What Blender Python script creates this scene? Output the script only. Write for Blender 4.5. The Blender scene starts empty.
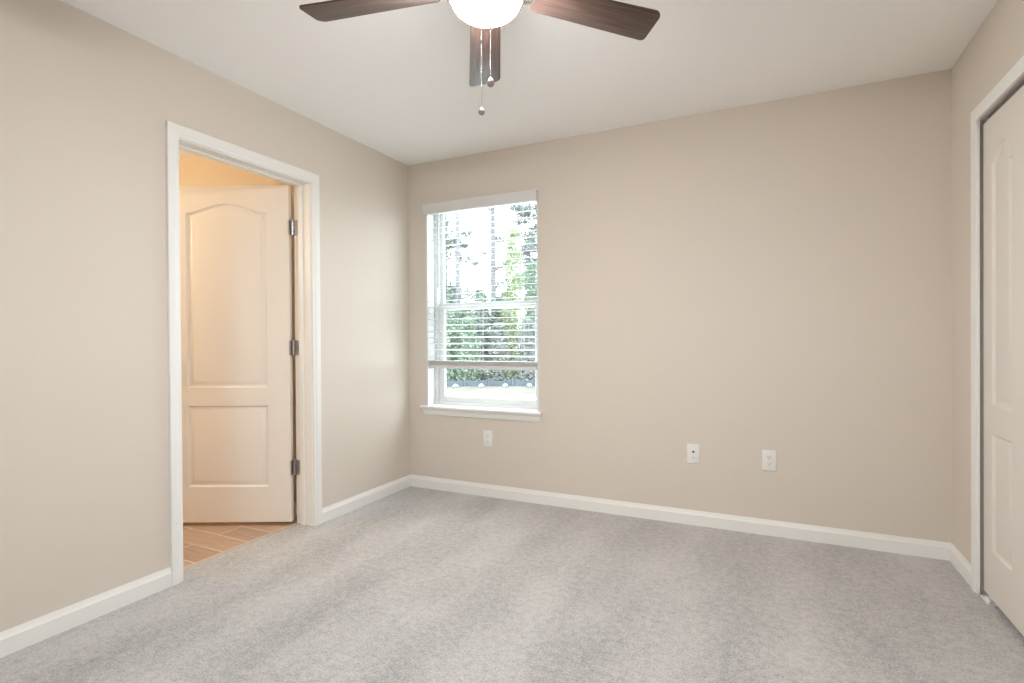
import bpy, bmesh, math, random
from mathutils import Vector, Matrix
PI = math.pi
sc = bpy.context.scene
C = sc.collection

# ------------------------------------------------------------------ camera
CAM_H, FPX, YAW, PITCH, ROLL = 1.118, 532.955, 0.446146, -0.0064508, -0.0066953
XL, YB, XR = -2.4628, 3.3308, 0.8279          # left, back and right wall faces
ZC, YR = 2.44, -0.75                          # ceiling height, rear wall


def _cam():
    cd = bpy.data.cameras.new('camera')
    cam = bpy.data.objects.new('camera', cd)
    C.objects.link(cam)
    c, s = math.cos(YAW), math.sin(YAW)

    def rot(x, y, z):
        y, z = y * math.cos(PITCH) - z * math.sin(PITCH), z * math.cos(PITCH) + y * math.sin(PITCH)
        return Vector((x * c - y * s, x * s + y * c, z))
    R = rot(math.cos(ROLL), 0, math.sin(ROLL))
    U = rot(-math.sin(ROLL), 0, math.cos(ROLL))
    F = rot(0, 1, 0)
    m = Matrix((R, U, -F)).transposed().to_4x4()
    m.translation = Vector((0, 0, CAM_H))
    cam.matrix_world = m
    cd.sensor_width = 36
    cd.lens = FPX * 36 / 1024
    cd.shift_y = 0.63 / 1024
    cd.clip_start = 0.02
    cd.clip_end = 300
    sc.camera = cam


_cam()

# ------------------------------------------------------------------ light, exposure
SKY = 3.65
BOWL = 84.0
sc.view_settings.view_transform = 'Standard'
sc.view_settings.look = 'None'
sc.view_settings.gamma = 1.0
sc.view_settings.use_curve_mapping = False
sc.view_settings.exposure = 1.52
w = bpy.data.worlds.new('overcast_sky')
w.use_nodes = True
w.node_tree.nodes['Background'].inputs[0].default_value = (0.86, 0.95, 1.0, 1)
w.node_tree.nodes['Background'].inputs[1].default_value = SKY
sc.world = w
try:
    sc.cycles.use_denoising = True
    sc.cycles.denoiser = 'OPENIMAGEDENOISE'
    sc.cycles.denoising_input_passes = 'RGB_ALBEDO_NORMAL'
    sc.cycles.denoising_prefilter = 'NONE'
    sc.cycles.max_bounces = 14
    sc.cycles.diffuse_bounces = 8
    sc.cycles.transparent_max_bounces = 12
    sc.cycles.sample_clamp_indirect = 6.0
    sc.cycles.caustics_reflective = False
    sc.cycles.caustics_refractive = False
except Exception:
    pass


def area(name, loc, rot, sx, sy, power, col, portal=False):
    ld = bpy.data.lights.new(name, 'AREA')
    ld.shape = 'RECTANGLE'
    ld.size, ld.size_y = sx, sy
    ld.energy = power
    ld.color = col
    if portal:
        ld.cycles.is_portal = True
    o = bpy.data.objects.new(name, ld)
    o.location = loc
    o.rotation_euler = rot
    C.objects.link(o)
    return o


area('added_rear_opening_portal', (-0.675, YR - 0.13, 1.54), (-PI / 2, 0, PI), 0.65, 1.08, 1, (1, 1, 1), True)  # sky portal for the added opening behind the camera, no known window
# portal that guides sky sampling through the window opening (gives no light itself)
area('window_portal', (-1.847, YB + 0.17, 1.33), (PI / 2, 0, PI), 0.9, 1.45, 1, (1, 1, 1), True)


# warm bulbs of the bathroom vanity lamp
def bulb(name, loc, power, col, r=0.05):
    ld = bpy.data.lights.new(name, 'POINT')
    ld.energy = power
    ld.color = col
    ld.shadow_soft_size = r
    o = bpy.data.objects.new(name, ld)
    o.location = loc
    C.objects.link(o)
    return o


for dy in (-0.16, 0.16):
    bulb('vanity_bulb', (-4.05, 1.10 + dy, 1.90), 5.4, (1.0, 0.85, 0.63))

# ------------------------------------------------------------------ materials


def mat(name, col, rough=0.5, metal=0.0, spec=0.5, emit=None, estr=0.0, coat=0.0):
    m = bpy.data.materials.new(name)
    m.use_nodes = True
    b = m.node_tree.nodes['Principled BSDF']
    b.inputs['Base Color'].default_value = (*col, 1)
    b.inputs['Roughness'].default_value = rough
    b.inputs['Metallic'].default_value = metal
    b.inputs['Specular IOR Level'].default_value = spec
    if coat:
        b.inputs['Coat Weight'].default_value = coat
        b.inputs['Coat Roughness'].default_value = 0.25
    if emit:
        b.inputs['Emission Color'].default_value = (*emit, 1)
        b.inputs['Emission Strength'].default_value = estr
    return m


def nd(m, t, **kw):
    n = m.node_tree.nodes.new(t)
    for k, v in kw.items():
        setattr(n, k, v)
    return n


def lk(m, a, b):
    m.node_tree.links.new(a, b)


def bump(m, scale, strength, dist=0.002, detail=3, extra=None):
    tc = nd(m, 'ShaderNodeTexCoord')
    no = nd(m, 'ShaderNodeTexNoise')
    no.inputs['Scale'].default_value = scale
    no.inputs['Detail'].default_value = detail
    bp = nd(m, 'ShaderNodeBump')
    bp.inputs['Strength'].default_value = strength
    bp.inputs['Distance'].default_value = dist
    lk(m, tc.outputs['Object'], no.inputs['Vector'])
    lk(m, no.outputs['Fac'], bp.inputs['Height'])
    lk(m, bp.outputs['Normal'], m.node_tree.nodes['Principled BSDF'].inputs['Normal'])
    return tc, no, bp


def noise_col(m, ca, cb, scale, detail=3, stretch=(1, 1, 1), lo=0.35, hi=0.65, rough=0.5):
    tc = nd(m, 'ShaderNodeTexCoord')
    mp = nd(m, 'ShaderNodeMapping')
    mp.inputs['Scale'].default_value = stretch
    no = nd(m, 'ShaderNodeTexNoise')
    no.inputs['Scale'].default_value = scale
    no.inputs['Detail'].default_value = detail
    no.inputs['Roughness'].default_value = rough
    cr = nd(m, 'ShaderNodeValToRGB')
    cr.color_ramp.elements[0].position = lo
    cr.color_ramp.elements[1].position = hi
    cr.color_ramp.elements[0].color = (*ca, 1)
    cr.color_ramp.elements[1].color = (*cb, 1)
    lk(m, tc.outputs['Object'], mp.inputs['Vector'])
    lk(m, mp.outputs['Vector'], no.inputs['Vector'])
    lk(m, no.outputs['Fac'], cr.inputs['Fac'])
    lk(m, cr.outputs['Color'], m.node_tree.nodes['Principled BSDF'].inputs['Base Color'])
    return cr


M = {}
M['wall'] = mat('beige_wall_paint', (0.672, 0.612, 0.545), 0.75, spec=0.25)
bump(M['wall'], 260, 0.12, 0.001)
M['ceiling'] = mat('white_ceiling_paint', (0.93, 0.93, 0.925), 0.9, spec=0.1)
bump(M['ceiling'], 120, 0.25, 0.0015)
M['trim'] = mat('white_trim_paint', (0.82, 0.82, 0.80), 0.38, spec=0.4)
M['door'] = mat('white_door_paint', (0.80, 0.775, 0.735), 0.42, spec=0.4)
M['closet'] = mat('closet_door_paint', (0.74, 0.70, 0.65), 0.45, spec=0.4)
M['vinyl'] = mat('white_vinyl', (0.68, 0.69, 0.695), 0.4, spec=0.4)
M['blind'] = mat('white_blind_slat', (0.69, 0.69, 0.685), 0.42, spec=0.4)
M['plastic'] = mat('white_plastic_plate', (0.80, 0.79, 0.77), 0.35)
M['dark'] = mat('dark_slot', (0.03, 0.03, 0.03), 0.6)
M['nickel'] = mat('brushed_nickel', (0.62, 0.60, 0.57), 0.3, metal=1.0)
M['steel'] = mat('satin_steel_hinge', (0.50, 0.51, 0.52), 0.33, metal=1.0)
M['chain'] = mat('bead_chain', (0.42, 0.40, 0.38), 0.45, metal=1.0)
M['fob'] = mat('fob_metal', (0.36, 0.32, 0.30), 0.3, metal=0.8)
M['bowl'] = mat('lit_frosted_bowl', (0.9, 0.9, 0.88), 0.3, emit=(1.0, 0.985, 0.99), estr=BOWL)
M['track'] = mat('grey_track_metal', (0.20, 0.21, 0.20), 0.45, metal=0.5)
M['shade_in'] = mat('closet_interior_paint', (0.55, 0.5, 0.45), 0.8)
M['threshold'] = mat('carpet_edge_strip', (0.62, 0.50, 0.38), 0.6)

# blade: dark walnut, grain along its length (local x)
m = M['blade'] = mat('walnut_fan_blade', (0.12, 0.07, 0.05), 0.42, spec=0.5, coat=0.15)
noise_col(m, (0.062, 0.037, 0.030), (0.125, 0.076, 0.060), 9, 5, (0.6, 14, 1), 0.3, 0.7)

# carpet
m = M['carpet'] = mat('grey_cut_pile_carpet', (0.5, 0.47, 0.44), 1.0, spec=0.05)
tc = nd(m, 'ShaderNodeTexCoord')
mp = nd(m, 'ShaderNodeMapping')
mp.inputs['Rotation'].default_value = (0, 0, 0.5)
mp.inputs['Scale'].default_value = (1.0, 0.45, 1)
n1 = nd(m, 'ShaderNodeTexNoise')
n1.inputs['Scale'].default_value = 4.2
n1.inputs['Detail'].default_value = 5
n1.inputs['Roughness'].default_value = 0.62
n2 = nd(m, 'ShaderNodeTexNoise')
n2.inputs['Scale'].default_value = 125
n2.inputs['Detail'].default_value = 4
n2.inputs['Roughness'].default_value = 0.75
n3 = nd(m, 'ShaderNodeTexNoise')
n3.inputs['Scale'].default_value = 34
n3.inputs['Detail'].default_value = 3
lk(m, tc.outputs['Object'], mp.inputs['Vector'])
lk(m, mp.outputs['Vector'], n1.inputs['Vector'])
lk(m, tc.outputs['Object'], n2.inputs['Vector'])
lk(m, tc.outputs['Object'], n3.inputs['Vector'])
a1 = nd(m, 'ShaderNodeMath', operation='MULTIPLY_ADD')
a1.inputs[1].default_value = 0.30
lk(m, n1.outputs['Fac'], a1.inputs[0])
a2 = nd(m, 'ShaderNodeMath', operation='MULTIPLY')
a2.inputs[1].default_value = 0.78
lk(m, n2.outputs['Fac'], a2.inputs[0])
# vacuum tracks: soft bands brushed toward the back wall
wv = nd(m, 'ShaderNodeTexWave', wave_type='BANDS', bands_direction='X', wave_profile='TRI')
wv.inputs['Scale'].default_value = 0.62
wv.inputs['Distortion'].default_value = 2.2
wv.inputs['Detail'].default_value = 2.5
wv.inputs['Detail Scale'].default_value = 1.6
mpw = nd(m, 'ShaderNodeMapping')
mpw.inputs['Rotation'].default_value = (0, 0, -0.12)
mpw.inputs['Scale'].default_value = (1, 0.35, 1)
lk(m, tc.outputs['Object'], mpw.inputs['Vector'])
lk(m, mpw.outputs['Vector'], wv.inputs['Vector'])
aw = nd(m, 'ShaderNodeMath', operation='MULTIPLY_ADD')
aw.inputs[1].default_value = 0.060
aw.inputs[2].default_value = -0.030
lk(m, wv.outputs['Fac'], aw.inputs[0])
a3 = nd(m, 'ShaderNodeMath', operation='MULTIPLY_ADD')
a3.inputs[1].default_value = 0.28
a4 = nd(m, 'ShaderNodeMath', operation='ADD')
lk(m, n3.outputs['Fac'], a3.inputs[0])
lk(m, a2.outputs[0], a3.inputs[2])
lk(m, a3.outputs[0], a4.inputs[0])
lk(m, aw.outputs[0], a4.inputs[1])
lk(m, a4.outputs[0], a1.inputs[2])
cr = nd(m, 'ShaderNodeValToRGB')
cr.color_ramp.elements[0].position = 0.53
cr.color_ramp.elements[1].position = 0.78
cr.color_ramp.elements[0].color = (0.282, 0.278, 0.277, 1)
cr.color_ramp.elements[1].color = (0.558, 0.545, 0.535, 1)
lk(m, a1.outputs[0], cr.inputs['Fac'])
B = m.node_tree.nodes['Principled BSDF']
lk(m, cr.outputs['Color'], B.inputs['Base Color'])
B.inputs['Sheen Weight'].default_value = 0.3
bp = nd(m, 'ShaderNodeBump')
bp.inputs['Strength'].default_value = 0.45
bp.inputs['Distance'].default_value = 0.006
ad = nd(m, 'ShaderNodeMath', operation='ADD')
lk(m, n2.outputs['Fac'], ad.inputs[0])
lk(m, n3.outputs['Fac'], ad.inputs[1])
lk(m, ad.outputs[0], bp.inputs['Height'])
lk(m, bp.outputs['Normal'], B.inputs['Normal'])

# wood-look plank tile
m = M['tile'] = mat('tan_wood_look_tile', (0.5, 0.35, 0.25), 0.4)
tc = nd(m, 'ShaderNodeTexCoord')
mp = nd(m, 'ShaderNodeMapping')
mp.inputs['Location'].default_value = (0.42, -0.0285, 0)
br = nd(m, 'ShaderNodeTexBrick')
br.offset = 0.4
br.inputs['Color1'].default_value = (0.58, 0.42, 0.31, 1)
br.inputs['Color2'].default_value = (0.43, 0.30, 0.22, 1)
br.inputs['Mortar'].default_value = (0.78, 0.70, 0.60, 1)
br.inputs['Scale'].default_value = 1
br.inputs['Mortar Size'].default_value = 0.003
br.inputs['Mortar Smooth'].default_value = 0.2
br.inputs['Brick Width'].default_value = 0.61
br.inputs['Row Height'].default_value = 0.1545
no = nd(m, 'ShaderNodeTexNoise')
no.inputs['Scale'].default_value = 6
no.inputs['Detail'].default_value = 5
mp2 = nd(m, 'ShaderNodeMapping')
mp2.inputs['Scale'].default_value = (1, 9, 1)
mx = nd(m, 'ShaderNodeMixRGB', blend_type='MULTIPLY')
mx.inputs['Fac'].default_value = 0.45
cr = nd(m, 'ShaderNodeValToRGB')
cr.color_ramp.elements[0].position = 0.3
cr.color_ramp.elements[0].color = (0.6, 0.6, 0.6, 1)
cr.color_ramp.elements[1].position = 0.6
lk(m, tc.outputs['Object'], mp.inputs['Vector'])
lk(m, mp.outputs['Vector'], br.inputs['Vector'])
lk(m, tc.outputs['Object'], mp2.inputs['Vector'])
lk(m, mp2.outputs['Vector'], no.inputs['Vector'])
lk(m, no.outputs['Fac'], cr.inputs['Fac'])
lk(m, br.outputs['Color'], mx.inputs['Color1'])
lk(m, cr.outputs['Color'], mx.inputs['Color2'])
lk(m, mx.outputs['Color'], m.node_tree.nodes['Principled BSDF'].inputs['Base Color'])

# clear pane: mostly transmits, faint reflection
m = M['glass'] = bpy.data.materials.new('clear_window_glass')
m.use_nodes = True
nt = m.node_tree
nt.nodes.remove(nt.nodes['Principled BSDF'])
tr = nd(m, 'ShaderNodeBsdfTransparent')
tr.inputs[0].default_value = (0.95, 0.97, 0.96, 1)
gl = nd(m, 'ShaderNodeBsdfGlossy')
gl.inputs['Roughness'].default_value = 0.02
ms = nd(m, 'ShaderNodeMixShader')
ms.inputs[0].default_value = 0.05
lk(m, tr.outputs[0], ms.inputs[1])
lk(m, gl.outputs[0], ms.inputs[2])
lk(m, ms.outputs[0], nt.nodes['Material Output'].inputs['Surface'])

# outdoors
M['bark'] = mat('pine_bark', (0.07, 0.07, 0.07), 0.9)
noise_col(M['bark'], (0.095, 0.098, 0.112), (0.155, 0.158, 0.168), 14, 4, (1, 1, 0.3))
M['needles'] = mat('pine_needles', (0.115, 0.145, 0.122), 0.7)
M['leaf_green'] = mat('mid_green_leaf', (0.125, 0.178, 0.125), 0.6)
M['leaf_dark'] = mat('dark_green_leaf', (0.095, 0.125, 0.110), 0.6)
M['leaf_pale'] = mat('pale_yellow_green_leaf', (0.170, 0.210, 0.110), 0.6)
M['leaf_grey'] = mat('grey_green_leaf', (0.140, 0.158, 0.150), 0.7)
M['dirt'] = mat('pale_sand', (0.45, 0.41, 0.35), 0.95)
noise_col(M['dirt'], (0.070, 0.070, 0.050), (0.115, 0.108, 0.092), 1.1, 5)
M['silt'] = mat('blue_grey_fabric', (0.060, 0.075, 0.098), 0.7)
M['bag'] = mat('white_sandbag', (0.20, 0.205, 0.215), 0.8)

# ------------------------------------------------------------------ mesh helpers


def V(*a):
    return Vector(a)


def box(bm, lo, hi, bev=0.0, seg=1):
    b = bmesh.new()
    vs = [b.verts.new((x, y, z)) for z in (lo[2], hi[2]) for y in (lo[1], hi[1]) for x in (lo[0], hi[0])]
    for f in ((0, 2, 3, 1), (4, 5, 7, 6), (0, 1, 5, 4), (2, 6, 7, 3), (0, 4, 6, 2), (1, 3, 7, 5)):
        b.faces.new([vs[i] for i in f])
    if bev:
        bmesh.ops.bevel(b, geom=b.edges[:], offset=bev, segments=seg, affect='EDGES', profile=0.5)
    merge(bm, b)


def merge(bm, b, mtx=None):
    if mtx is not None:
        b.transform(mtx)
    me = bpy.data.meshes.new('tmp')
    b.to_mesh(me)
    b.free()
    bm.from_mesh(me)
    bpy.data.meshes.remove(me)


def lathe(bm, prof, n=48, mtx=None):
    """prof: (r, z) pairs, top to bottom or bottom to top."""
    b = bmesh.new()
    rings = []
    for r, z in prof:
        if r < 1e-6:
            rings.append([b.verts.new((0, 0, z))])
        else:
            rings.append([b.verts.new((r * math.cos(2 * PI * k / n), r * math.sin(2 * PI * k / n), z)) for k in range(n)])
    for p, q in zip(rings, rings[1:]):
        for k in range(n):
            k2 = (k + 1) % n
            if len(p) == 1 and len(q) == 1:
                continue
            if len(p) == 1:
                b.faces.new((p[0], q[k], q[k2]))
            elif len(q) == 1:
                b.faces.new((p[k], q[0], p[k2]))
            else:
                b.faces.new((p[k], q[k], q[k2], p[k2]))
    bmesh.ops.recalc_face_normals(b, faces=b.faces)
    merge(bm, b, mtx)


def tube(bm, pts, rad, n=10):
    """rad: number or list; capped tube along pts"""
    pts = [Vector(p) for p in pts]
    b = bmesh.new()
    rings = []
    ref = None
    for i, p in enumerate(pts):
        d = (pts[min(i + 1, len(pts) - 1)] - pts[max(i - 1, 0)]).normalized()
        if ref is None:
            ref = d.orthogonal().normalized()
        u = (ref - d * ref.dot(d)).normalized()
        ref = u
        v = d.cross(u)
        r = rad[i] if isinstance(rad, (list, tuple)) else rad
        rings.append([b.verts.new(p + u * (r * math.cos(2 * PI * k / n)) + v * (r * math.sin(2 * PI * k / n))) for k in range(n)])
    for p, q in zip(rings, rings[1:]):
        for k in range(n):
            b.faces.new((p[k], p[(k + 1) % n], q[(k + 1) % n], q[k]))
    b.faces.new(rings[0][::-1])
    b.faces.new(rings[-1])
    bmesh.ops.recalc_face_normals(b, faces=b.faces)
    merge(bm, b)


def sweep(bm, prof, path, across, out):
    """Sweep closed profile (a, t) along an open path with mitred corners.
    across(i) gives the vector of profile axis a at path point i (already lengthened for the mitre); out is the axis of t."""
    b = bmesh.new()
    rings = [[b.verts.new(Vector(p) + across[i] * a + out * t) for a, t in prof] for i, p in enumerate(path)]
    n = len(prof)
    for p, q in zip(rings, rings[1:]):
        for k in range(n):
            b.faces.new((p[k], p[(k + 1) % n], q[(k + 1) % n], q[k]))
    b.faces.new(rings[0][::-1])
    b.faces.new(rings[-1])
    bmesh.ops.recalc_face_normals(b, faces=b.faces)
    merge(bm, b)


def obj(name, bm, material, parent=None, smooth=True, loc=None, rotz=None):
    me = bpy.data.meshes.new(name)
    bm.to_mesh(me)
    bm.free()
    me.materials.append(material)
    if smooth and me.polygons:
        me.polygons.foreach_set('use_smooth', [True] * len(me.polygons))
        try:
            me.set_sharp_from_angle(angle=math.radians(32))
        except Exception:
            pass
    o = bpy.data.objects.new(name, me)
    C.objects.link(o)
    if parent is not None:
        o.parent = parent
    if loc is not None:
        o.location = loc
    if rotz is not None:
        o.rotation_euler = (0, 0, rotz)
    return o


def tag(o, label=None, cat=None, group=None, kind=None):
    if label:
        o['label'] = label
    if cat:
        o['category'] = cat
    if group:
        o['group'] = group
    if kind:
        o['kind'] = kind
    return o


def struct(name, bm, material, label, cat, smooth=False):
    return tag(obj(name, bm, material, None, smooth), label, cat, kind='structure')


def empty(name, loc, rotz=0):
    o = bpy.data.objects.new(name, None)
    o.empty_display_size = 0.05
    C.objects.link(o)
    o.location = loc
    o.rotation_euler = (0, 0, rotz)
    return o


def NB():
    return bmesh.new()


# ------------------------------------------------------------------ room shell
TW = 0.131                 # left wall thickness
XB = XL - TW               # bathroom face of the left wall
DY0, DY1, DH = 1.575, 2.360, 2.055     # bathroom doorway
WX0, WX1, WZ0, WZ1 = -2.292, -1.403, 0.611, 2.118   # window opening
CY0, CY1, CH = 1.30, 2.943, 2.044      # closet opening
BY0, BY1, BX = 0.45, 2.470, -4.28      # bathroom

b = NB()
box(b, (XB, YR - .12, -.2), (XR + 0.8, YB + .15, 0))
struct('floor', b, M['carpet'], 'light grey mottled cut pile carpet covering the bedroom floor', 'floor')
b = NB()
box(b, (BX - .12, BY0 - .12, -.2), (XB - 0.0015, BY1 + .12, -0.004))
o = struct('floor_bathroom', b, M['tile'], 'tan wood-look plank tile floor seen through the doorway', 'floor')
b = NB()
box(b, (BX - .12, YR - .12, ZC), (XR + 0.8, YB + .15, ZC + .12))
struct('ceiling', b, M['ceiling'], 'flat white painted ceiling above the ceiling fan', 'ceiling')

# left wall with the bathroom doorway
b = NB()
box(b, (XB, YR, 0), (XL, DY0 - .018, ZC))
box(b, (XB, DY1 + .018, 0), (XL, YB + .15, ZC))
box(b, (XB, DY0 - .018, DH + .018), (XL, DY1 + .018, ZC))
struct('wall_left', b, M['wall'], 'beige left wall around the open bathroom doorway', 'wall')
# back wall with the window
b = NB()
box(b, (XL, YB, 0), (WX0 - .012, YB + .15, ZC))
box(b, (WX1 + .012, YB, 0), (XR + .8, YB + .15, ZC))
box(b, (WX0 - .012, YB, 0), (WX1 + .012, YB + .15, WZ0 - .012))
box(b, (WX0 - .012, YB, WZ1 + .012), (WX1 + .012, YB + .15, ZC))
struct('wall_back', b, M['wall'], 'long beige back wall with the window and three wall plates', 'wall')
# right wall with the closet opening
b = NB()
box(b, (XR, CY1 + .018, 0), (XR + .11, YB, ZC))
box(b, (XR, YR, 0), (XR + .11, CY0, ZC))
box(b, (XR, CY0, CH), (XR + .11, CY1 + .018, ZC))
struct('wall_right', b, M['wall'], 'beige right wall beside and above the closet doors', 'wall')
b = NB()
RX0, RX1, RZ0, RZ1 = -1.00, -0.35, 1.00, 2.08  # opening added out of view to let in fill daylight
box(b, (XB, YR - .12, 0), (RX0, YR, ZC))
box(b, (RX1, YR - .12, 0), (XR + .8, YR, ZC))
box(b, (RX0, YR - .12, 0), (RX1, YR, RZ0))
box(b, (RX0, YR - .12, RZ1), (RX1, YR, ZC))
struct('wall_rear', b, M['wall'], 'beige wall behind the camera', 'wall')
# closet interior
b = NB()
box(b, (XR + .68, YR, 0), (XR + .80, YB, ZC))
box(b, (XR + .11, CY0 - .16, 0), (XR + .68, CY0 - .06, ZC))
struct('wall_closet', b, M['shade_in'], 'plain inner walls of the closet behind its doors', 'wall')
# bathroom walls
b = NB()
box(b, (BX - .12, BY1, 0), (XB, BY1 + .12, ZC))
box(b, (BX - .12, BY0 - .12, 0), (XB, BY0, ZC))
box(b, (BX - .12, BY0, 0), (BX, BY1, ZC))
struct('wall_bathroom', b, mat('bathroom_wall_warm_light_tint', (0.66, 0.56, 0.43), 0.75, spec=0.25), 'warmly lit beige bathroom walls seen above the open door', 'wall')  # warm lamplight is put into this wall colour, deeper than the bedroom beige

# baseboards
BBH = 0.0863
bprof = [(0, 0), (0, 0.0135), (BBH - .024, 0.0135), (BBH - .021, 0.0105), (BBH - .010, 0.0075), (BBH - .003, 0.0045), (BBH, 0.004), (BBH, 0)]


def baseboard(name, runs, label):
    b = NB()
    for p0, p1, n, s0, s1 in runs:     # s0/s1: shift of front edge along the run (inner mitres)
        p0, p1, n = Vector(p0), Vector(p1), Vector(n)
        d = (p1 - p0).normalized()
        q = bmesh.new()
        r0 = [q.verts.new(p0 + V(0, 0, a) + n * t + d * (s0 * t)) for a, t in bprof]
        r1 = [q.verts.new(p1 + V(0, 0, a) + n * t + d * (s1 * t)) for a, t in bprof]
        k = len(bprof)
        for i in range(k):
            q.faces.new((r0[i], r0[(i + 1) % k], r1[(i + 1) % k], r1[i]))
        q.faces.new(r0[::-1])
        q.faces.new(r1)
        bmesh.ops.recalc_face_normals(q, faces=q.faces)
        merge(b, q)
    return tag(obj(name, b, M['trim']), label, 'baseboard', kind='structure')


CW = 0.057
baseboard('baseboard_left', [((XL, YR, 0), (XL, DY0 - CW - .006, 0), (1, 0, 0), 0, 0),
                             ((XL, DY1 + CW + .006, 0), (XL, YB, 0), (1, 0, 0), 0, -1)],
          'white baseboard along the left wall on both sides of the doorway')
baseboard('baseboard_back', [((XL, YB, 0), (XR, YB, 0), (0, -1, 0), 1, -1)],
          'long white baseboard along the back wall under the window')
baseboard('baseboard_right', [((XR, YB, 0), (XR, 2.993, 0), (-1, 0, 0), 1, 0)],
          'short white baseboard between back corner and closet casing')
baseboard('baseboard_bathroom', [((XB, BY1, 0), (BX, BY1, 0), (0, -1, 0), 0, 0)],
          'white baseboard behind the bathroom door')

# ------------------------------------------------------------------ door casings and jambs
cprof = [(0, 0), (0, 0.009), (0.004, 0.011), (0.016, 0.0115), (0.020, 0.0145), (0.034, 0.0165), (0.050, 0.0175),
         (CW - .003, 0.0175), (CW, 0.0145), (CW, 0)]


def casing(bm, x, y0, y1, top, out, width=CW, sides=(1, 1), prof=cprof, topw=None):
    """Three-sided casing around an opening in a wall of constant x. width: side pieces, topw: head piece"""
    tw = topw or width
    sy, sz = width / CW, tw / CW
    path = [V(x, y0, 0), V(x, y0, top), V(x, y1, top), V(x, y1, 0)]
    across = [V(0, -sy, 0), V(0, -sy, sz), V(0, sy, sz), V(0, sy, 0)]
    sweep(bm, prof, path, across, V(out, 0, 0))


b = NB()
casing(b, XL, DY0 - .006, DY1 + .006, DH + .006, 1)
# jamb boards (head and two sides) with door stops
box(b, (XB, DY0 - .018, 0), (XL, DY0, DH + .018), .0012)
box(b, (XB, DY1, 0), (XL, DY1 + .018, DH + .018), .0012)
box(b, (XB, DY0, DH), (XL, DY1, DH + .018), .0012)
SX0, SX1 = XB + .042, XB + .076
box(b, (SX0, DY0, 0), (SX1, DY0 + .011, DH), .002)
box(b, (SX0, DY1 - .011, 0), (SX1, DY1, DH), .002)
box(b, (SX0, DY0 + .011, DH - .011), (SX1, DY1 - .011, DH), .002)
tag(obj('trim_1', b, M['trim']), 'white moulded casing and jamb around the open bathroom doorway', 'door trim', kind='structure')

b = NB()
box(b, (XB - .003, DY0, 0), (XB + .012, DY1, .0035), .001)
tag(obj('trim_2', b, M['threshold']), 'thin strip where the carpet meets the bathroom tile', 'threshold', kind='structure')

b = NB()
cflat = [(0, 0), (0, 0.012), (0.003, 0.014), (0.022, 0.0145), (0.026, 0.0165), (CW - .003, 0.0175), (CW, 0.015), (CW, 0)]
casing(b, XR, CY0 + .001, CY1 - .001, CH - .001, -1, width=0.050, prof=cflat, topw=0.054)
tag(obj('trim_3', b, M['trim']), 'white casing framing the closet opening on the right wall', 'door trim', kind='structure')


# ------------------------------------------------------------------ panelled door faces
def arch_outline(u0, u1, z0, z1, rise=0.0, n=22):
    """closed counter-clockwise outline; the top edge is an S-curved arch when rise > 0"""
    pts = [(u0, z0), (u1, z0), (u1, z1)]
    if rise:
        for k in range(1, n):
            t = k / n
            e = 0.5 - 0.5 * math.cos(2 * PI * t)
            e = e ** 0.85
            pts.append((u1 + (u0 - u1) * t, z1 + rise * e))
    pts.append((u0, z1))
    return pts


def inset(pts, d):
    n = len(pts)
    out = []
    for i in range(n):
        p0, p1, p2 = (Vector(pts[j % n]) for j in (i - 1, i, i + 1))
        e0, e1 = (p1 - p0).normalized(), (p2 - p1).normalized()
        n0, n1 = Vector((-e0.y, e0.x)), Vector((-e1.y, e1.x))
        m_ = (n0 + n1)
        m_ = m_ / max(m_.length_squared / 2, 0.3)
        q = p1 + m_ * d
        out.append((q.x, q.y))
    return out


def panel_slab(wd, z0, z1, th, panels, steps=((0, 0), (.003, -.0050), (.009, -.0105), (.016, -.0112), (.022, -.0095), (.034, -.0030), (.040, -.0022))):
    """Slab in local space: u along +x from 0 to wd, z up, front face at y=0 looking to -y, back at y=th."""
    b = bmesh.new()

    def face(yface, sign):
        outer = [(0, z0), (wd, z0), (wd, z1), (0, z1)]
        loops = [[b.verts.new((u, yface, z)) for u, z in outer]]
        for pn in panels:
            loops.append([b.verts.new((u, yface, z)) for u, z in pn])
        es = []
        for L in loops:
            for i in range(len(L)):
                es.append(b.edges.new((L[i], L[(i + 1) % len(L)])))
        bmesh.ops.triangle_fill(b, use_beauty=True, use_dissolve=False, edges=es)
        for pn, L in zip(panels, loops[1:]):
            prev = L
            for d, dep in steps[1:]:
                q = inset(pn, d)
                cur = [b.verts.new((u, yface - sign * dep, z)) for u, z in q]
                for i in range(len(cur)):
                    j = (i + 1) % len(cur)
                    b.faces.new((prev[i], prev[j], cur[j], cur[i]))
                prev = cur
            b.faces.new(prev)
        return loops[0]
    f = face(0, 1)
    k = face(th, -1)
    # front dep negative -> pushed to +y ; back pushed to -y
    for i in range(4):
        j = (i + 1) % 4
        b.faces.new((f[i], f[j], k[j], k[i]))
    bmesh.ops.recalc_face_normals(b, faces=b.faces)
    return b


# bathroom door: hinge pin beyond the jamb, swung into the bathroom
PIN = V(XB - .005, DY1 + .001, 0)
dang = YAW + PI            # direction from hinge to latch edge
DW = 0.762
# local x runs from the hinge edge to the latch edge; the side facing the bedroom is local +y side of that direction
slab = panel_slab(DW, 0.020, 2.054, 0.035,
                  [arch_outline(.137, .622, .834, 1.888, .056), arch_outline(.137, .622, .233, .724)])
# flip so the bedroom face (local y=0) looks toward +y: mirror in y
slab.transform(Matrix.Scale(-1, 4, V(0, 1, 0)))
bmesh.ops.reverse_faces(slab, faces=slab.faces)
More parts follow.
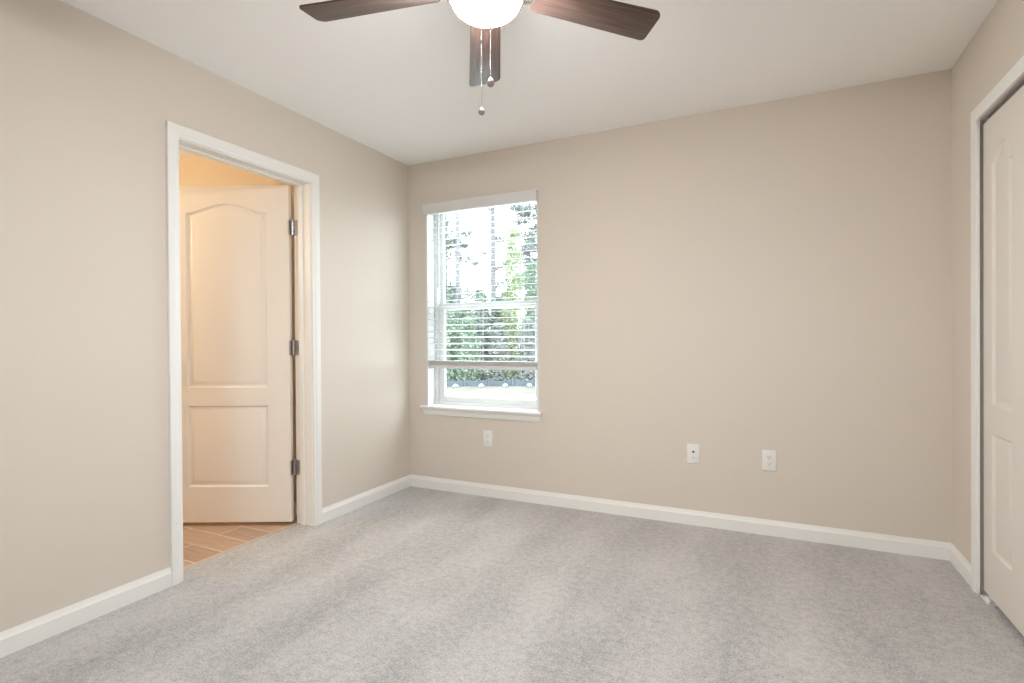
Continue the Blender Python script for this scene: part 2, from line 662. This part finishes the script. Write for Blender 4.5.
# corner of bedroom face relative to pin
door = obj('door_1', slab, M['door'], None, True)
tag(door, 'white two panel arched bathroom door standing ajar in the left wall', 'door', kind='structure')
cu, su = math.cos(dang), math.sin(dang)
nrm = V(-su, cu, 0)        # local +y
corner = V(-2.598, 2.3235, 0)
door.location = corner
door.rotation_euler = (0, 0, dang)
# hinges
for hz in (1.800, 1.072, 0.345):
    b = NB()
    # leaf on the jamb face, leaf on the door edge, barrel between (door local space)
    inv = Matrix.Translation(corner) @ Matrix.Rotation(dang, 4, 'Z')
    inv = inv.inverted()
    q = NB()
    box(q, (XB + .002, DY1 - .0022, hz - .045), (XB + .034, DY1 - .0002, hz + .045), .0006)
    for dz in (-.03, 0, .03):
        lathe(q, [(0, .0016), (.0032, .0012), (.0038, 0)], 12,
              Matrix.Translation((XB + .020 + (0.006 if dz else 0), DY1 - .0020, hz + dz)) @ Matrix.Rotation(PI / 2, 4, 'X'))
    pc = (XB - .004, DY1 - .010)
    for k in range(5):
        a0 = hz - .045 + k * .018
        tube(q, [(pc[0], pc[1], a0 + .0006), (pc[0], pc[1], a0 + .0174)], .0062, 14)
    lathe(q, [(0, .004), (.004, .003), (.0055, 0)], 12, Matrix.Translation((pc[0], pc[1], hz + .045)))
    lathe(q, [(0, -.004), (.004, -.003), (.0055, 0)], 12, Matrix.Translation((pc[0], pc[1], hz - .045)))
    q.transform(inv)
    merge(b, q)
    box(b, (-.0022, -.032, hz - .045), (-.0001, -.002, hz + .045), .0006)
    box(b, (-.0022, -.004, hz - .045), (.0060, .0012, hz + .045), .0006)
    tag(obj('hinge', b, M['steel'], door), 'satin steel butt hinge')
# knob on both sides near the latch edge
b = NB()
kp = [(0.0, 0.0), (.032, 0.0), (.033, .004), (.028, .009), (.012, .012), (.010, .028), (.018, .034), (.027, .042), (.028, .050), (.022, .058), (.010, .062), (0, .062)]
lathe(b, kp, 32, Matrix.Translation((DW - .062, 0, .96)) @ Matrix.Rotation(-PI / 2, 4, 'X'))
lathe(b, kp, 32, Matrix.Translation((DW - .062, -.035, .96)) @ Matrix.Rotation(PI / 2, 4, 'X'))
tag(obj('door_knob', b, M['nickel'], door), 'round brushed nickel knob')

# closet bifold doors: four leaves hanging from a track
cl = empty('door_2', (XR + .012, CY1 - .003, 0))
tag(cl, 'off-white panelled bifold closet doors at the right edge', 'closet door', kind='structure')
LWd = 0.402
for k in range(4):
    s = panel_slab(LWd, 0.022, 2.022, 0.030,
                   [arch_outline(.092, LWd - .108, .830, 1.834, .062), arch_outline(.092, LWd - .108, .215, .712)])
    # local x runs toward -y of the room, front looks to -x
    s.transform(Matrix.Translation((0, -k * (LWd + .003), 0)) @ Matrix.Rotation(-PI / 2, 4, 'Z'))
    obj('door_leaf', s, M['closet'], cl)
b = NB()
box(b, (.003, -1.625, 2.029), (.030, -.002, 2.0435), .001)
box(b, (.003, -1.625, 2.025), (.006, -.002, 2.031))
box(b, (.027, -1.625, 2.025), (.030, -.002, 2.031))
obj('track', b, M['track'], cl)
b = NB()
tube(b, [(.015, -.030, 2.0), (.015, -.030, 2.036)], .005, 10)
box(b, (.001, -.050, 2.024), (.020, -.018, 2.034), .002)
obj('pivot', b, M['steel'], cl)
b = NB()
box(b, (-.018, -.104, .0005), (.026, -.016, .005), .002)
box(b, (-.018, -.104, .004), (-.004, -.058, .019), .004)
tube(b, [(.015, -.035, .004), (.015, -.035, .030)], .006, 10)
tag(obj('floor_bracket', b, M['plastic'], cl), 'small white floor pivot bracket')

# ------------------------------------------------------------------ window
win = empty('window_1', ((WX0 + WX1) / 2, YB + .1, WZ0))
tag(win, 'white single-hung vinyl window in the back wall', 'window', kind='structure')
wl = Matrix.Translation((-(WX0 + WX1) / 2, -(YB + .1), -WZ0))


def wpart(name, b, material, label=None, smooth=True):
    b.transform(wl)
    o_ = obj(name, b, material, win, smooth)
    if label:
        o_['label'] = label
    return o_


# white liner of the reveal
b = NB()
YF = YB + .088
box(b, (WX0 - .012, YB - .001, WZ0 - .0), (WX0, YB + .15, WZ1), .001)
box(b, (WX1, YB - .001, WZ0 - .0), (WX1 + .012, YB + .15, WZ1), .001)
box(b, (WX0 - .012, YB - .001, WZ1), (WX1 + .012, YB + .15, WZ1 + .012), .001)
wpart('window_liner', b, M['vinyl'])
# fixed vinyl frame
b = NB()


def ring(bm, x0, x1, z0, z1, wl_, wr, wt, wb, y0, y1, bev=.002):
    box(bm, (x0, y0, z0), (x0 + wl_, y1, z1), bev)
    box(bm, (x1 - wr, y0, z0), (x1, y1, z1), bev)
    box(bm, (x0 + wl_ - .001, y0, z1 - wt), (x1 - wr + .001, y1, z1), bev)
    box(bm, (x0 + wl_ - .001, y0, z0), (x1 - wr + .001, y1, z0 + wb), bev)


FZ0 = WZ0 + .006
ring(b, WX0, WX1, FZ0, WZ1, .032, .032, .020, .028, YF, YB + .15, .002)
box(b, (WX0 + .030, YF + .012, FZ0 + .02), (WX0 + .040, YF + .020, WZ1 - .03), .001)
box(b, (WX1 - .040, YF + .012, FZ0 + .02), (WX1 - .030, YF + .020, WZ1 - .03), .001)
wpart('window_frame', b, M['vinyl'])
# lower sash (nearer) and upper sash (farther)
ZM0, ZM1 = 1.342, 1.388
b = NB()
ring(b, WX0 + .040, WX1 - .026, FZ0 + .018, ZM1, .044, .030, ZM1 - ZM0, .048, YF + .008, YF + .030, .0025)
ring(b, WX0 + .080, WX1 - .052, FZ0 + .062, ZM0 + .003, .008, .008, .006, .008, YF + .012, YF + .026, .002)
box(b, (-1.95, YF - .002, ZM1 - .004), (-1.89, YF + .016, ZM1 + .008), .002)
wpart('lower_sash', b, M['vinyl'])
b = NB()
ring(b, WX0 + .034, WX1 - .022, ZM0 - .004, WZ1 - .014, .034, .028, .020, .046, YF + .033, YF + .055, .0025)
wpart('upper_sash', b, M['vinyl'])
b = NB()
box(b, (WX0 + .082, YF + .0175, FZ0 + .062), (WX1 - .054, YF + .0205, ZM0 + .002))
wpart('glass_pane', b, M['glass'], None, False)
b = NB()
box(b, (WX0 + .066, YF + .0425, ZM0 + .040), (WX1 - .048, YF + .0455, WZ1 - .033))
wpart('glass_pane', b, M['glass'], None, False)
# stool and apron
b = NB()
SH = WZ0 + .011
box(b, (WX0 - .056, YB - .036, SH - .020), (WX1 + .038, YB - .0005, SH), .006, 3)
box(b, (WX0, YB - .010, SH - .020), (WX1, YF + .01, SH), .002)
wpart('window_sill', b, M['trim'])
b = NB()
ap = [(0, 0), (0, 0.010), (0.010, 0.0105), (0.014, 0.013), (0.038, 0.0165), (0.045, 0.017), (0.045, 0)]
q = bmesh.new()
x0, x1 = WX0 - .036, WX1 + .022
zt = SH - .020
r0 = [q.verts.new((x0 + (.012 if a < .01 else 0), YB - t, zt - .047 + a)) for a, t in ap]
r1 = [q.verts.new((x1, YB - t, zt - .047 + a)) for a, t in ap]
for i in range(len(ap)):
    j = (i + 1) % len(ap)
    q.faces.new((r0[i], r0[j], r1[j], r1[i]))
q.faces.new(r0[::-1])
q.faces.new(r1)
bmesh.ops.recalc_face_normals(q, faces=q.faces)
merge(b, q)
wpart('apron', b, M['trim'])

# ------------------------------------------------------------------ blind
BYC = YB + .030
bl = empty('window_blind', ((WX0 + WX1) / 2, BYC, WZ1))
tag(bl, 'white horizontal slat blind hung in the window, lowered most of the way', 'blind')
b2 = Matrix.Translation((-(WX0 + WX1) / 2, -BYC, -WZ1))


def bpart(name, b, material, parent=None, label=None):
    b.transform(b2)
    o_ = obj(name, b, material, parent or bl)
    if label:
        o_['label'] = label
    return o_


b = NB()
vx0, vx1 = WX0 - .016, WX1 + .016
box(b, (vx0, YB - .040, 2.042), (vx1, YB - .030, 2.116), .003, 2)
box(b, (vx0, YB - .034, 2.044), (vx0 + .008, YB - .001, 2.114), .002)
box(b, (vx1 - .008, YB - .034, 2.044), (vx1, YB - .001, 2.114), .002)
bpart('valance', b, M['blind'])
b = NB()
box(b, (WX0 + .006, BYC - .028, 2.056), (WX1 - .006, BYC + .028, 2.112), .003, 2)
bpart('head_rail', b, M['blind'])
sx0, sx1 = WX0 + .007, WX1 - .007
SZ0, SP = 0.992, 0.0456
nsl = int((2.030 - SZ0) / SP) + 1


def slat_bm(z, tilt, jit=0.0):
    q = bmesh.new()
    n = 6
    top, bot = [], []
    for i in range(n + 1):
        s = -1 + 2 * i / n
        y = s * .0250
        h = .0014 * (1 - s * s)
        for L, dz in ((top, .0020), (bot, 0)):
            yy = y * math.cos(tilt) - (h + dz) * math.sin(tilt)
            zz = y * math.sin(tilt) + (h + dz) * math.cos(tilt)
            L.append([q.verts.new((x, BYC + yy, z + zz)) for x in (sx0, sx1)])
    for i in range(n):
        q.faces.new((top[i][0], top[i][1], top[i + 1][1], top[i + 1][0]))
        q.faces.new((bot[i][0], bot[i + 1][0], bot[i + 1][1], bot[i][1]))
    q.faces.new((top[0][0], bot[0][0], bot[0][1], top[0][1]))
    q.faces.new((top[n][0], top[n][1], bot[n][1], bot[n][0]))
    for k in (0, 1):
        q.faces.new([t[k] for t in top] + [t[k] for t in bot][::-1])
    bmesh.ops.recalc_face_normals(q, faces=q.faces)
    return q


random.seed(4)
slat0 = None
for i in range(nsl):
    z = SZ0 + i * SP
    if slat0 is None:
        slat0 = bpart('slat', slat_bm(z, math.radians(7)), M['blind'])
    else:
        s_ = slat0.copy()
        C.objects.link(s_)
        s_.parent = bl
        s_.location = (0, 0, i * SP)
# slats gathered on the bottom rail
b = NB()
for k in range(10):
    merge(b, slat_bm(0.925 + k * .0034, 0))
bpart('stacked_slats', b, M['blind'], None, 'gathered slats resting on the bottom rail')
b = NB()
box(b, (sx0, BYC - .026, 0.901), (sx1, BYC + .026, 0.925), .004, 2)
bpart('bottom_rail', b, M['blind'])
for cx in (WX0 + .10, (WX0 + WX1) / 2, WX1 - .12):
    b = NB()
    for yy in (-.0262, .0262):
        tube(b, [(cx, BYC + yy, .93), (cx, BYC + yy, 2.04)], .0009, 6)
    tube(b, [(cx + .004, BYC, .93), (cx + .004, BYC, 2.04)], .0008, 6)
    bpart('ladder_cord', b, M['blind'])
b = NB()
tube(b, [(WX0 + .104, YB - .012, 2.045), (WX0 + .104, YB - .012, 1.53)], .0042, 6)
tube(b, [(WX0 + .104, YB - .012, 1.535), (WX0 + .104, YB - .012, 1.50)], .0055, 8)
wm = mat('grey_wand', (0.45, 0.46, 0.50), 0.3)
bpart('tilt_wand', b, wm)

# ------------------------------------------------------------------ wall plates


def plate(bm, w_=.0735, h_=.116):
    box(bm, (-w_ / 2, -.0055, -h_ / 2), (w_ / 2, 0, h_ / 2), .0025, 2)


def screw(bm, z, y=-.0055):
    lathe(bm, [(0, .0012), (.0028, .0009), (.0033, 0)], 12, Matrix.Translation((0, y, z)) @ Matrix.Rotation(PI / 2, 4, 'X'))


def receptacle(root):
    """two outlet faces inside a rectangular insert"""
    b = NB()
    box(b, (-.0165, -.0078, -.0335), (.0165, -.004, .0335), .0015)
    ins = obj('receptacle', b, M['plastic'], root)
    b = NB()
    for zc in (.0165, -.0165):
        for sx, hh in ((-.0062, .0042), (.0062, .0036)):
            box(b, (sx - .0011, -.0083, zc + .003 - hh), (sx + .0011, -.0076, zc + .003 + hh))
        lathe(b, [(0, .0007), (.0027, .0006), (.0027, 0)], 12, Matrix.Translation((0, -.0076, zc - .0075)) @ Matrix.Rotation(PI / 2, 4, 'X'))
    obj('slots', b, M['dark'], ins, False)


def outlet(name, x, z, label, cat, kind):
    root = empty(name, (x, YB, z))
    tag(root, label, cat, 'white plates on the back wall')
    b = NB()
    plate(b)
    obj('cover_plate', b, M['plastic'], root)
    if kind == 'duplex':
        receptacle(root)
        for zs in (.045, -.045):
            b = NB()
            screw(b, zs)
            obj('screw', b, M['plastic'], root)
    elif kind == 'jack':
        b = NB()
        box(b, (-.0080, -.0068, .0040), (.0080, -.0050, .0210), .0008)
        j_ = obj('phone_jack', b, M['plastic'], root)
        b = NB()
        box(b, (-.0058, -.0074, .0060), (.0058, -.0066, .0180))
        obj('socket', b, M['dark'], j_, False)
        b = NB()
        lathe(b, [(0, .006), (.0022, .006), (.0038, .0055), (.0042, 0)], 16,
              Matrix.Translation((0, -.0055, -.0235)) @ Matrix.Rotation(PI / 2, 4, 'X'))
        tag(obj('coax_port', b, M['fob'], root), 'small dark threaded port')
    else:
        for zc, mm in ((.020, 'r'), (-.018, 'r')):
            b = NB()
            lathe(b, [(0, .0022), (.0145, .0020), (.0165, 0)], 24,
                  Matrix.Translation((0, -.0052, zc)) @ Matrix.Rotation(PI / 2, 4, 'X'))
            r_ = obj('receptacle', b, M['plastic'], root)
            b = NB()
            for sx in (-.0058, .0058):
                box(b, (sx - .001, -.0082, zc), (sx + .001, -.0072, zc + .007))
            lathe(b, [(0, .0010), (.0025, .0008), (.0025, 0)], 12, Matrix.Translation((0, -.0074, zc - .006)) @ Matrix.Rotation(PI / 2, 4, 'X'))
            obj('slots', b, mat('grey_slot', (.25, .25, .25), .6), r_, False)
        b = NB()
        screw(b, .001)
        obj('screw', b, M['plastic'], root)


outlet('outlet_plate', -1.785, .4105, 'small white outlet plate low on the wall beneath the window', 'wall outlet', 'round')
outlet('jack_plate', -.3975, .425, 'white wall plate with a square black jack above a small round port', 'wall plate', 'jack')
outlet('duplex_outlet', .010, .4225, 'white duplex outlet, rightmost plate on the back wall', 'wall outlet', 'duplex')

# ------------------------------------------------------------------ ceiling fan
FC = V(-.787, 1.475, 0)
BZ = 2.205                  # blade plane
fan = empty('ceiling_fan', (FC.x, FC.y, ZC))
tag(fan, 'ceiling fan with dark walnut blades, nickel fittings and a lit white glass bowl', 'ceiling fan')
FZ = Matrix.Translation((0, 0, -ZC))


def fpart(name, b, material, parent=None, label=None):
    if parent is None:
        b.transform(FZ)
    o_ = obj(name, b, material, parent or fan)
    if label:
        o_['label'] = label
    return o_


b = NB()
lathe(b, [(0, ZC - .0005), (.075, ZC - .0005), (.078, ZC - .010), (.074, ZC - .035), (.052, ZC - .052), (.030, ZC - .058), (.0, ZC - .058)], 48)
fpart('canopy', b, M['nickel'])
b = NB()
lathe(b, [(0, 2.392), (.045, 2.390), (.090, 2.375), (.128, 2.345), (.140, 2.310), (.140, 2.270), (.132, 2.248), (.110, 2.240),
          (.085, 2.234), (.085, 2.218), (.0, 2.218)], 56)
fpart('motor_housing', b, M['nickel'])
b = NB()
lathe(b, [(0, 2.222), (.104, 2.221), (.122, 2.214), (.129, 2.201), (.1265, 2.188), (.120, 2.179), (.114, 2.176), (.110, 2.177), (.108, 2.180), (0, 2.181)], 56)
fpart('light_ring', b, mat('dark_brushed_nickel', (0.34, 0.32, 0.30), 0.5, metal=1.0), None, 'nickel ring holding the glass bowl')
b = NB()
bp_ = []
for k in range(13):
    a = PI / 2 * k / 12
    bp_.append((.1095 * math.cos(a), 2.178 - .063 * math.sin(a)))
lathe(b, [(0, 2.178)] + bp_, 56)
fpart('light_bowl', b, M['bowl'], None, 'glowing white frosted glass bowl')


def blade_bm():
    R0, R1 = .160, .606
    h0, h1 = .0525, .0665
    out = []
    # lower edge from root to tip, rounded corners of different size, tip slightly raked
    def arc(cx, cy, r, a0, a1, n=7):
        return [(cx + r * math.cos(a0 + (a1 - a0) * k / n), cy + r * math.sin(a0 + (a1 - a0) * k / n)) for k in range(n + 1)]
    out += arc(R0 + .018, -h0 + .018, .018, PI, 1.5 * PI, 5)
    out += arc(R1 - .030, -h1 + .030, .030, 1.5 * PI, 1.97 * PI, 8)
    out += arc(R1 - .012, h1 - .016, .016, -.03 * PI, .5 * PI, 6)
    out += arc(R0 + .018, h0 - .018, .018, .5 * PI, PI, 5)
    b = bmesh.new()
    lo = [b.verts.new((x, y, -.003)) for x, y in out]
    hi = [b.verts.new((x, y, .003)) for x, y in out]
    b.faces.new(lo[::-1])
    b.faces.new(hi)
    for i in range(len(out)):
        j = (i + 1) % len(out)
        b.faces.new((lo[i], lo[j], hi[j], hi[i]))
    bmesh.ops.recalc_face_normals(b, faces=b.faces)
    es = [e for e in b.edges if abs(e.verts[0].co.z - e.verts[1].co.z) < 1e-5]
    bmesh.ops.bevel(b, geom=es, offset=.0012, segments=2, affect='EDGES', profile=.5)
    return b


def iron_bm():
    b = bmesh.new()
    # forked bracket: two curved arms from the motor to the blade
    for s in (-1, 1):
        pts = [(.084, s * .008, .030), (.104, s * .013, .020), (.120, s * .020, .002), (.134, s * .024, -.007),
               (.148, s * .022, -.0065), (.158, s * .014, -.006), (.164, s * .004, -.0055)]
        tube(b, pts, [.0055, .005, .0045, .004, .004, .0035, .003], 8)
    tube(b, [(.084, 0, .030), (.106, 0, .018), (.124, 0, -.001), (.142, 0, -.0065), (.164, 0, -.0055)], [.006, .005, .0045, .004, .003], 8)
    for x, y in ((.146, -.020), (.146, .020), (.160, 0)):
        lathe(b, [(0, -.010), (.003, -.009), (.0055, -.007), (.006, -.003)], 16, Matrix.Translation((x, y, 0)))
    return b


pitch = Matrix.Rotation(math.radians(-11), 4, 'X')
bb, ib = blade_bm(), iron_bm()
droop = Matrix.Translation((0, 0, .0145)) @ Matrix.Rotation(math.radians(1.4), 4, 'Y')
first = None
for ang in (118.9, 44.8, -27.0, -97.0, 194.6):
    if first is None:
        bb.transform(droop @ pitch)
        ib.transform(droop @ pitch)
        bl0 = obj('blade', bb, M['blade'], fan)
        ir0 = tag(obj('blade_iron', ib, M['nickel'], bl0), 'nickel bracket')
        first = (bl0, ir0)
        o1 = bl0
    else:
        o1 = first[0].copy()
        C.objects.link(o1)
        o1.parent = fan
        o2 = first[1].copy()
        C.objects.link(o2)
        o2.parent = o1
    o1.location = (0, 0, BZ - ZC)
    o1.rotation_euler = (0, 0, math.radians(ang))


# pull chains on the camera side of the bowl
def chain(x, y, ztop, zbot, fobr, label):
    b = NB()
    L = V(x, y, 0) - FC
    dirn = L.normalized()
    start = dirn * .084
    pts = [(start.x, start.y, 2.214), (dirn.x * .1265, dirn.y * .1265, 2.216), (L.x, L.y, 2.200), (L.x, L.y, zbot + fobr)]
    tube(b, pts, .0005, 6)
    z = 2.186
    while z > zbot + fobr:
        lathe(b, [(0, .0010), (.0010, 0), (0, -.0010)], 6, Matrix.Translation((L.x, L.y, z)))
        z -= .0046
    lathe(b, [(0, .004), (.003, .003), (.003, -.003), (0, -.004)], 10, Matrix.Translation((L.x, L.y, (2.18 + zbot) / 2)))
    b.transform(FZ)
    ch = obj('pull_chain', b, M['chain'], fan)
    b = NB()
    lathe(b, [(0, fobr * 1.35), (fobr * .35, fobr * 1.2), (fobr * .75, fobr * .75), (fobr, 0), (fobr * .8, -fobr * .62), (fobr * .4, -fobr * .92), (0, -fobr)], 20,
          Matrix.Translation((L.x, L.y, zbot)))
    b.transform(FZ)
    tag(obj('fob', b, M['fob'], ch), label)


CH1 = V(-.743, 1.360, 0)
CH2 = V(-.719, 1.371, 0)
chain(CH1.x, CH1.y, 2.19, 1.775, .0095, 'round end knob of the longer chain')
chain(CH2.x, CH2.y, 2.19, 1.858, .0115, 'round end knob of the shorter chain')

# ------------------------------------------------------------------ outdoors
GZ = -0.45
b = NB()
box(b, (-14, YB + .16, GZ), (6, YB + 10.2, GZ + .02))
tag(obj('ground_slab', b, mat('pale_concrete', (0.66, 0.655, 0.65), .9), None, False), 'pale concrete slab outside below the window', 'paving', kind='structure')
b = NB()
box(b, (-40, YB + .16, GZ - .3), (25, 75, GZ))
box(b, (-40, -40, GZ - .3), (25, YR - .13, GZ))
tag(obj('ground', b, M['dirt'], None, False), 'pale sandy ground outside the window', 'ground', kind='structure')


def outside(px, dist, z=GZ):
    """point at a given depth in front of the camera along the column px"""
    t = (px - 512) / FPX
    c, s = math.cos(YAW), math.sin(YAW)
    return V(-s * dist + c * t * dist, c * dist + s * t * dist, z)


def leaves(bm, centre, rad, n, size, rng, squash=1.0):
    for _ in range(n):
        while True:
            p = V(rng.uniform(-1, 1), rng.uniform(-1, 1), rng.uniform(-1, 1))
            if p.length <= 1:
                break
        p = V(p.x * rad, p.y * rad, p.z * rad * squash) + centre
        a = V(rng.gauss(0, 1), rng.gauss(0, 1), rng.gauss(0, 1)).normalized()
        c_ = a.orthogonal().normalized()
        s = size * rng.uniform(.6, 1.3)
        q = [bm.verts.new(p - a * s), bm.verts.new(p + c_ * s * .45), bm.verts.new(p + a * s), bm.verts.new(p - c_ * s * .45)]
        bm.faces.new(q)


def pine(px, dist, h, r, label, rng, clumps, mt='needles', base=2.0, lean=0.0, cats='tree', group='pines behind the house'):
    p = outside(px, dist)
    t = empty('pine_tree', p)
    tag(t, label, cats, group)
    b = NB()
    tube(b, [(0, 0, -.1), (lean * .3, 0, h * .3), (lean * .6, 0, h * .6), (lean, 0, h)], [r * 1.15, r, r * .8, r * .35], 12)
    lv = NB()
    for k in range(clumps):
        z = rng.uniform(base, h)
        a = rng.uniform(0, 2 * PI)
        L = rng.uniform(.5, 1.5) * (1.1 - .5 * z / h)
        e = V(math.cos(a) * L, math.sin(a) * L, z + rng.uniform(-.05, .45))
        st = V(lean * z / h, 0, z)
        mid = (st + e) / 2 + V(0, 0, .08)
        tube(b, [st, mid, e], [.022, .015, .006], 5)
        leaves(lv, e, rng.uniform(.3, .6), 150, .075, rng, .55)
        leaves(lv, mid, .28, 40, .06, rng, .6)
    obj('trunk', b, M['bark'], t)
    obj('foliage', lv, M[mt], t, False)


rng = random.Random(11)
pine(458.5, 25.0, 14, .115, 'slim pine trunk left of centre in the window', rng, 34)
pine(493.8, 34.0, 17, .185, 'straight dark pine trunk right of centre in the window', rng, 24)
pine(446.5, 29.5, 14, .090, 'thin pine at the left edge of the window glass', rng, 34)
pine(530.0, 29.0, 11, .070, 'bushy grey green pine at the right edge of the window', rng, 90, 'leaf_grey', 1.5)
pine(404.0, 26.0, 14, .12, 'pine standing left of the window view', rng, 14)
pine(566.0, 26.0, 13, .12, 'pine standing right of the window view', rng, 14)


def shrub(px, dist, w_, h_, n, mt, label, cat='shrub', name='shrub', size=.06):
    p = outside(px, dist)
    t = empty(name, p)
    tag(t, label, cat, 'shrubs along the wood edge')
    lv = NB()
    k = max(5, int(h_ * 6))
    for i in range(k):
        z = h_ * (i + .3) / k
        rr = w_ * (0.9 - .45 * (z / h_) ** 2) * rng.uniform(.8, 1.1)
        leaves(lv, V(rng.uniform(-.2, .2) * w_, rng.uniform(-.15, .15) * w_, z), rr, n // k, size, rng, .55)
    obj('foliage', lv, M[mt], t, False)
    b = NB()
    for q in range(4):
        a = rng.uniform(0, 6.28)
        tube(b, [(0, 0, -.05), (math.cos(a) * w_ * .3, math.sin(a) * w_ * .3, h_ * .45), (math.cos(a) * w_ * .5, math.sin(a) * w_ * .5, h_ * .8)], [.03, .02, .008], 6)
    obj('stem', b, M['bark'], t)


# pale tall shrub behind the right sash, dense wood edge below the meeting rail
shrub(513, 20.4, .55, 5.75, 4200, 'leaf_pale', 'tall narrow yellow green shrub in the right half of the window')
shrub(532, 21.9, .62, 4.7, 3800, 'leaf_green', 'tall green shrub at the right window edge')
rowa = [(410, 'leaf_dark', 'left of the window opening'), (440, 'leaf_green', 'just inside the left window edge'),
        (469, 'leaf_green', 'left of the window centre'), (498, 'leaf_grey', 'in front of the straight dark pine'),
        (527, 'leaf_grey', 'in front of the right window edge'), (557, 'leaf_dark', 'right of the window opening')]
for i, (px, mt, wh) in enumerate(rowa):
    shrub(px, 19.0, .50, 2.1 + .25 * ((i * 7) % 5) / 4, 2600, mt, 'bushy green undergrowth ' + wh)
rowb = [(426, 'leaf_dark', 'beyond the left window edge'), (455, 'leaf_green', 'below the slim left pine'),
        (484, 'leaf_dark', 'at the window centre'), (546, 'leaf_green', 'beyond the right window edge')]
for i, (px, mt, wh) in enumerate(rowb):
    shrub(px, 20.5, .56, 2.5 + .2 * (i % 3), 2600, mt, 'leafy thicket ' + wh)
rowc = [(408, 'leaf_green', 'farthest left of the wood edge'), (441, 'leaf_grey', 'deep behind the left window edge'),
        (468, 'leaf_green', 'deep behind the window centre'), (497, 'leaf_dark', 'deep behind the straight dark pine'),
        (562, 'leaf_dark', 'farthest right of the wood edge')]
for i, (px, mt, wh) in enumerate(rowc):
    shrub(px, 22.8, .57, 3.15 + .2 * (i % 2), 4200, mt, 'dense tall thicket ' + wh, size=.085)

rowd = [(403, 'leaf_dark', 'far left of the window view'), (428, 'leaf_green', 'farthest back at the left window edge'),
        (454, 'leaf_dark', 'farthest back beneath the left pines'), (480, 'leaf_green', 'farthest back at the window centre'),
        (507, 'leaf_grey', 'farthest back beneath the yellow green shrub'), (534, 'leaf_green', 'farthest back at the right window edge'),
        (561, 'leaf_dark', 'far right of the window view')]
for i, (px, mt, wh) in enumerate(rowd):
    shrub(px, 37.5 + 2.6 * (i % 2), .88, 4.9 + .3 * (i % 2), 4200, mt, 'broad distant thicket ' + wh, size=.13)

# low silt fence with white sandbags at its foot
A, Bp = outside(392, 17.6), outside(585, 17.6)
b = NB()
q = bmesh.new()
rows = []
N = 60
dvec = (Bp - A)
nv = V(-dvec.y, dvec.x, 0).normalized()
for i in range(N + 1):
    p = A + dvec * (i / N)
    sag = .05 * abs(math.sin(i / N * PI * 8))
    hh = .20 + .05 * math.cos(i / N * PI * 16) * .6
    wv = nv * (.03 * math.sin(i * .9))
    rows.append([q.verts.new(p + wv), q.verts.new(p + wv + V(0, 0, hh)), q.verts.new(p + wv + nv * .012 + V(0, 0, hh)), q.verts.new(p + wv + nv * .012)])
for r0, r1 in zip(rows, rows[1:]):
    for k in range(4):
        q.faces.new((r0[k], r0[(k + 1) % 4], r1[(k + 1) % 4], r1[k]))
bmesh.ops.recalc_face_normals(q, faces=q.faces)
merge(b, q)
b.transform(Matrix.Translation(-A))
fr = empty('silt_fence', A)
tag(fr, 'low blue grey fabric fence along the foot of the trees outside', 'fence')
obj('fabric', b, M['silt'], fr)
for k in range(9):
    p = dvec * (k / 8)
    b = NB()
    box(b, (p.x - .015, p.y - .015, -.05), (p.x + .015, p.y + .015, .31), .003)
    obj('stake', b, M['bark'], fr)
sb = None
bags = [(429, 'left of the window opening'), (455, 'leftmost one seen through the glass'), (481, 'second from left through the glass'),
        (505, 'third from left through the glass'), (529, 'rightmost one seen through the glass')]
for i, (px, wh) in enumerate(bags):
    p = outside(px, 17.25)
    if sb is None:
        b = NB()
        bmesh.ops.create_icosphere(b, subdivisions=3, radius=1)
        for v in b.verts:
            x, y, z = v.co
            z = z if z > -.55 else -.55
            v.co = V(x * .12 * (1 - .6 * max(0, z)), y * .09, (z + .55) * .075 + .010 * math.sin(9 * x))
        sb = obj('sandbag', b, M['bag'])
        o_ = sb
    else:
        o_ = sb.copy()
        C.objects.link(o_)
    o_.location = (p.x, p.y, GZ)
    o_.rotation_euler = (0, 0, YAW + .4 * i)
    tag(o_, 'white sandbag at the foot of the low fence, ' + wh, 'sandbag', 'sandbags along the low fence')
